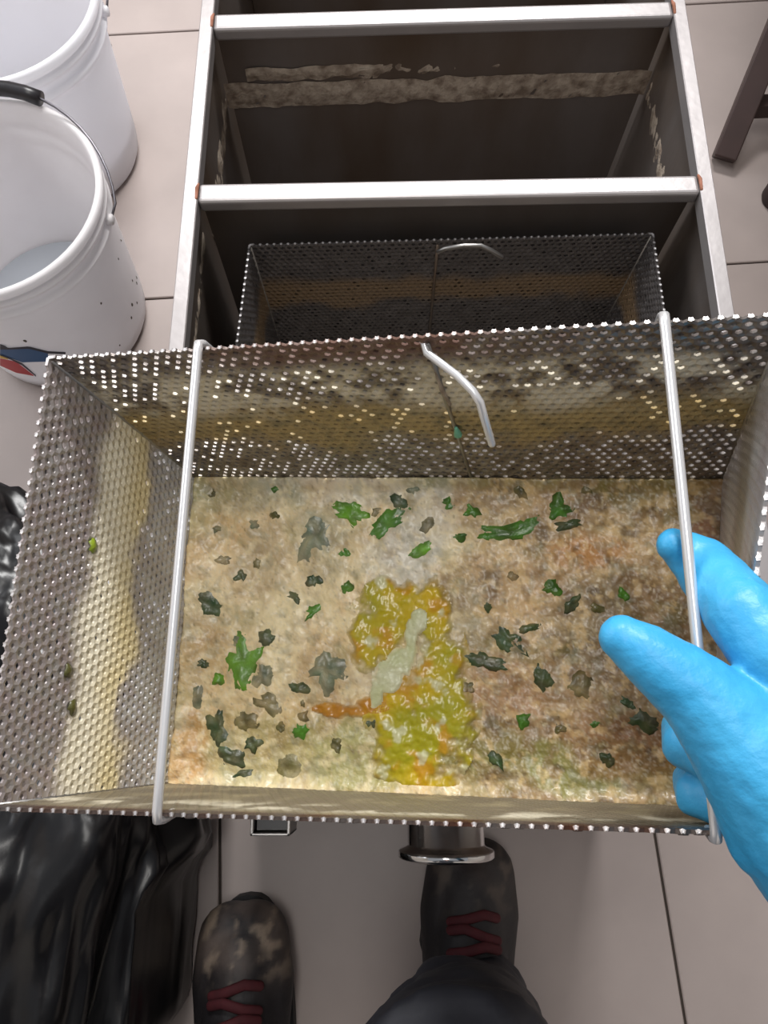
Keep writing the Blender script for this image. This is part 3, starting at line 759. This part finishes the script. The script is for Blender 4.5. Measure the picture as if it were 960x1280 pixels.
# ------------------------------------------------------------------ black rubbish bag
w = MB(); cb = Vector((-.445, -.17, 0)); NU, NV = 220, 130; idx = []
for j in range(NV+1):
    row = []
    for i in range(NU):
        th = 2*math.pi*i/NU; ph = math.pi*j/NV
        cx, cy, cz = math.cos(th)*math.sin(ph), math.sin(th)*math.sin(ph), math.cos(ph)
        e = lambda q, p: math.copysign(abs(q)**p, q)
        x, y, z = e(cx, .75)*.270, e(cy, .8)*.45, e(cz, .7)*.17
        d = Vector((cx, cy, cz))
        f1 = noise.ridged_multi_fractal(Vector((cx*2.8+5+.8*nz(cy*2, cz*2), cy*2.0, cz*2.2)), 1.0, 2.1, 5, 1.0, 2.0)
        f2_ = fbm(cx*3, cy*3, cz*3, 3)
        dsp = .018*(f1-1.1)+.03*f2_-.012*abs(nz(cx*5+2*cy, cy*4+cz*5, 3.1))-.007*abs(nz(cx*11, cy*9+cz*6, 6.1+cz*7))+.006*abs(nz(cx*9, cy*9, cz*6))
        q = Vector((x, y, z))+d*dsp; q.z = max(q.z+.15, .001)
        q = cb+q; lim = -.175 - .036*sstep(-.075, -.125, q.y) - .04*sstep(-.24, -.31, q.y) + .003*nz(q.y*20, q.z*20); q.x = q.x if q.x < lim-.02 else lim-.02+.02*math.tanh((q.x-lim+.02)/.02)
        row.append(w.vert(q))
    idx.append(row)
for j in range(NV):
    for i in range(NU): w.face((idx[j][i], idx[j+1][i], idx[j+1][(i+1) % NU], idx[j][(i+1) % NU]))
tag(w.build('rubbish_bag', M['bag'], loc=(cb.x, cb.y, 0)), 'crumpled glossy black plastic rubbish bag lying on the tiles beside the boots', 'bag')

# ------------------------------------------------------------------ dark rack by the tank
f0 = atz(900,207,0); f0.z = 0
rack = empty('work_table', f0, 'dark brown metal work table with splayed leg and crossbar beside the tank', 'table')
top = atz(972,35,.12); dleg = (top-Vector((f0.x, f0.y, .012))).normalized()
w = MB(); w.beam(Vector((f0.x, f0.y, .013)), Vector((f0.x, f0.y, .013))+dleg*.70, .034, .026, Vector((0,0,1))); bevel(w.build('leg', M['rack'], rack, smooth=False), .002)
w = MB(); c0 = atz(930,134,.05); w.beam(c0, c0+Vector((.55, .03, 0)), .024, .024); bevel(w.build('crossbar', M['rack'], rack, smooth=False), .002)
w = MB(); c0 = c0+Vector((.50, -.10, -.03)); w.beam((c0.x, c0.y-.2, .013), (c0.x+.02, c0.y+.5, .20), .034, .026); bevel(w.build('leg', M['rack'], rack, smooth=False), .002)
for q in (Vector((f0.x, f0.y, .013))+dleg*.68, Vector((c0.x+.015, c0.y+.42, .17))):
    w = MB(); w.box((q.x-.018, q.y-.018, q.z-.005), (q.x+.018, q.y+.018, .741)); bevel(w.build('post', M['rack'], rack, smooth=False), .002)  # unseen posts, added to carry the shading top
w = MB(); w.box((.42, .12, .74), (1.5, 2.0, .78)); bevel(w.build('shading_top', M['rack'], rack, smooth=False), .004)  # unseen top, added to shade the floor on the right
w = MB(); p = atz(972,250,0); w.lathe([(.0001,0),(.024,0),(.026,.004),(.026,.03),(.022,.05),(.013,.06),(.013,.30),(.0001,.30)], (p.x, p.y, 0), 24)
tag(w.build('dark_post', M['foot'], loc=(p.x, p.y, 0)), 'dark reddish round post foot at the picture edge below the splayed stand', 'post')

# ------------------------------------------------------------------ the person: boots, trousers, glove, jacket
pr = empty('person', (-.02, -.30, 0), 'person in dark trousers, dusty boots and a blue nitrile glove gripping the basket rod', 'person')
def boot(x, yt, turn, label, dust):
    Rz = Matrix.Rotation(math.radians(turn), 3, 'Z'); o_ = Vector((x, yt, 0))
    T = lambda a, b_, c: o_+Rz @ Vector((a, b_, c))
    w = MB()
    for sgn in (-1, 1):
        w.tube([T(sgn*.012,-.046,.046), T(sgn*.016,-.085,.047), T(sgn*.012,-.14,.052), T(sgn*.008,-.20,.052), T(sgn*.006,-.245,.05)], [.037,.038,.036,.034,.034], 16, round_ends=True, flat=.95)
    w.tube([T(0,-.06,.055), T(0,-.11,.066), T(0,-.16,.085), T(0,-.205,.115), T(0,-.225,.17)], [.036,.038,.040,.044,.045], 16, round_ends=True)
    o = w.build('boot', M['boot'], pr); fuse(o, .004, 6)
    at = o.data.color_attributes.new('Col', 'FLOAT_COLOR', 'POINT'); og = Vector(pr['_org']); cols = []
    for v in o.data.vertices:
        q = Rz.inverted() @ (v.co+og-o_)
        d = sstep(-.105, -.035, q.y)*sstep(.03, .06, q.z)*dust; nn = fbm(q.x*28+x*9, q.y*28, q.z*20)
        c = mixc(lin((36,33,36)), lin((104,92,86)), d*(.5+.8*nn)); c = mixc(c, lin((166,148,130)), d*sstep(.05, .6, fbm(q.x*50, q.y*50+x*5, 9))*.7)
        cols += [*c, 0]
    at.data.foreach_set('color', cols)
    if label: o['label'] = label
    s = MB(); n = 40; a, c = [], []
    for i in range(n):
        t = 2*math.pi*i/n; yy = math.cos(t); wd = .050 if yy > 0 else .041
        px_ = math.sin(t)*wd*(1-.10*max(0, -yy)); py_ = -.148+yy*.140
        px_ = math.copysign(abs(math.sin(t))**.75, math.sin(t))*wd
        a.append(s.vert(T(px_, py_, .001))); c.append(s.vert(T(px_, py_, .024)))
    s.face(a[::-1]); s.face(c)
    for i in range(n): s.face((a[i], a[(i+1)%n], c[(i+1)%n], c[i]))
    s.build('sole', M['sole'], o, smooth=False)
    l = MB()
    for k in range(4):
        yy, zz = -.078-.013*k, .0985+.0075*k; sg = 1 if k % 2 else -1
        l.tube([T(-.024*sg, yy-.004, zz-.008), T(-.010*sg, yy, zz+.002), T(.010*sg, yy-.006, zz+.004), T(.024*sg, yy-.010, zz-.005)], .0050, 8, round_ends=True, flat=.6)
    l.build('laces', M['lace'], o)
    return o
boot(-.153, -.140, 3, None, 1.0); boot(.098, -.076, -4, None, .25)

w = MB()
knee_r = Vector((.045, -.19, .40)); knee_l = Vector((-.16, -.40, .45)); hip_r = Vector((.09, -.56, .66)); hip_l = Vector((-.10, -.60, .68)); pel = Vector((0, -.62, .72))
w.tube([(.095,-.240,.085), (.092,-.245,.14), (.08,-.235,.22), (.06,-.205,.32), knee_r, knee_r.lerp(hip_r,.3), knee_r.lerp(hip_r,.7), hip_r, pel], [.052,.053,.056,.060,.067,.076,.088,.10,.13], 20, round_ends=True)
w.tube([(-.143,-.300,.085), (-.145,-.31,.14), (-.155,-.34,.25), knee_l, knee_l.lerp(hip_l,.4), hip_l, pel], [.050,.052,.060,.070,.080,.10,.13], 20, round_ends=True)
tr = w.build('trousers', M['cloth'], pr); fuse(tr, .007, 6)
def wrinkle(o, f):
    N_ = [v.normal.copy() for v in o.data.vertices]; out = []
    for v, n in zip(o.data.vertices, N_): out += list(v.co+n*f(v.co))
    o.data.vertices.foreach_set('co', out); o.data.update()
wrinkle(tr, lambda p: (.0050*fbm(p.x*16, p.y*16, p.z*30)+.0030*nz(p.x*40, p.y*30, p.z*70)))

HD = lambda px, py, d: atd(px, py, d)
w = MB()
def ch(L_): w.tube([HD(*q[:3]) for q in L_], [q[3]*q[2]/FPX for q in L_], 20, round_ends=True)
wr = (1062, 1110, .306)
ch([(841,681,.3185,21),(853,688,.3205,28),(875,704,.3195,36),(900,732,.309,42),(926,765,.296,46),(962,812,.287,50),(1012,872,.283,62)])          # index
ch([(777,797,.2885,29),(800,812,.2870,37),(830,834,.2850,43),(864,860,.2835,50),(905,900,.282,63),(950,950,.280,80),(1000,1020,.280,94),(1062,1110,.286,94)])   # thumb and its ball
ch([(1005,868,.288,52),(960,885,.290,42),(915,895,.312,37),(880,905,.328,33),(854,919,.332,32),(856,930,.322,31),(885,948,.310,28)])  # middle, curled round the rod
ch([(1018,930,.288,54),(970,950,.288,44),(915,970,.312,36),(888,975,.328,32),(868,983,.332,31),(871,993,.322,29),(900,1006,.312,27)])  # ring
ch([(1030,1000,.286,50),(975,1010,.288,34),(935,1020,.305,28),(918,1026,.318,26),(925,1032,.316,24)])                # little
for q in ((1012,872,.283,62), (1025,930,.284,64), (1040,1000,.284,64)): ch([q, (1062,1110,.287,88)])
ch([(1000,870,.284,55),(955,900,.284,55)])
ch([(918,950,.282,34),(934,1000,.281,44),(960,1050,.282,50)])                                                                           # web of thumb
wp = HD(1062,1110,.287); elbow = Vector((.36, -.34, .80)); dw = (elbow-wp).normalized()
w.tube([wp, wp+dw*.05, wp+dw*.10], [.029,.031,.035], 20, round_ends=True)
gl = w.build('glove', M['glove'], pr); fuse(gl, .0014, 5)
gl['label'] = 'bright blue nitrile glove'
TT = HD(777,797,.2885); IT = HD(930,765,.296)
wrinkle(gl, lambda p: (.0007*math.exp(-((p-TT).length/.014)**2)*nz(p.x*420, p.y*160, p.z*90)+.0005*math.exp(-((p-IT).length/.012)**2)*math.sin((p.x+p.y)*1500+6*nz(p.x*90, p.y*90))+.0004*fbm(p.x*70, p.y*70, p.z*70)+.00025*nz(p.x*230, p.y*160, p.z*230)))

w = MB(); sh = Vector((.20, -.46, 1.16)); shl = Vector((-.20, -.46, 1.16)); chest = Vector((0, -.49, 1.08))
w.tube([wp+dw*.075, wp+dw*.14, elbow, elbow.lerp(sh,.5), sh, (.08,-.47,1.17)], [.043,.047,.055,.062,.075,.09], 20, round_ends=True)
el = Vector((-.34, -.52, .88)); hl = Vector((-.17, -.42, .68))
w.tube([hl, hl.lerp(el,.5), el, el.lerp(shl,.5), shl, (-.08,-.47,1.17)], [.042,.047,.055,.062,.075,.09], 20, round_ends=True)
for sx in (-1, 1): w.tube([(sx*.06,-.62,.74), (sx*.07,-.59,.90), (sx*.085,-.52,1.05), (sx*.07,-.48,1.16)], [.115,.115,.12,.09], 20, round_ends=True)
jk = w.build('jacket', M['jacket'], pr); fuse(jk, .009, 5)
w = MB(); hc = Vector((0, -.40, 1.40)); fw = Vector((0, .75, -.66)); upd = Vector((0, .66, .75))
w.tube([(0,-.48,1.17), (0,-.46,1.26), hc-upd*.03], [.055,.052,.058], 20, round_ends=True)
w.tube([hc-upd*.05+fw*.02, hc-upd*.01+fw*.01, hc+upd*.04, hc+upd*.07-fw*.01], [.062,.074,.080,.068], 24, round_ends=True)
w.tube([hc+fw*.066+upd*.015, hc+fw*.085-upd*.008, hc+fw*.092-upd*.022], [.008,.011,.012], 10, round_ends=True)
w.tube([hc+fw*.06-upd*.085, hc+fw*.066-upd*.075], [.02,.022], 12, round_ends=True)
for sx in (-1, 1):
    w.tube([hc+Vector((sx*.076,0,0))+upd*.012, hc+Vector((sx*.080,0,0))-upd*.012], [.014,.012], 10, round_ends=True)
bd = w.build('body', M['skin'], pr); fuse(bd, .004, 4)
w = MB(); w.tube([hc-fw*.035-upd*.03, hc-fw*.03+upd*.03, hc-fw*.012+upd*.075], [.062,.075,.072], 20, round_ends=True); hr_ = w.build('hair', M['hair'], pr); fuse(hr_, .006, 3)
for sx in (-1, 1):
    w = MB(); w.lathe([(.0001,.008),(.005,.006),(.008,0),(.0001,-.002)], hc+fw*.070+Vector((sx*.030,0,0))+upd*.012, 14, axis=fw); w.build('eye', M['black'], pr)
w = MB(); w.tube([hc+fw*.070-upd*.048+Vector((-.022,0,0)), hc+fw*.078-upd*.047, hc+fw*.070-upd*.048+Vector((.022,0,0))], [.003,.005,.003], 8, round_ends=True); w.build('mouth', M['lace'], pr)

for o in list(bpy.data.objects):
    if '_org' in o: del o['_org']
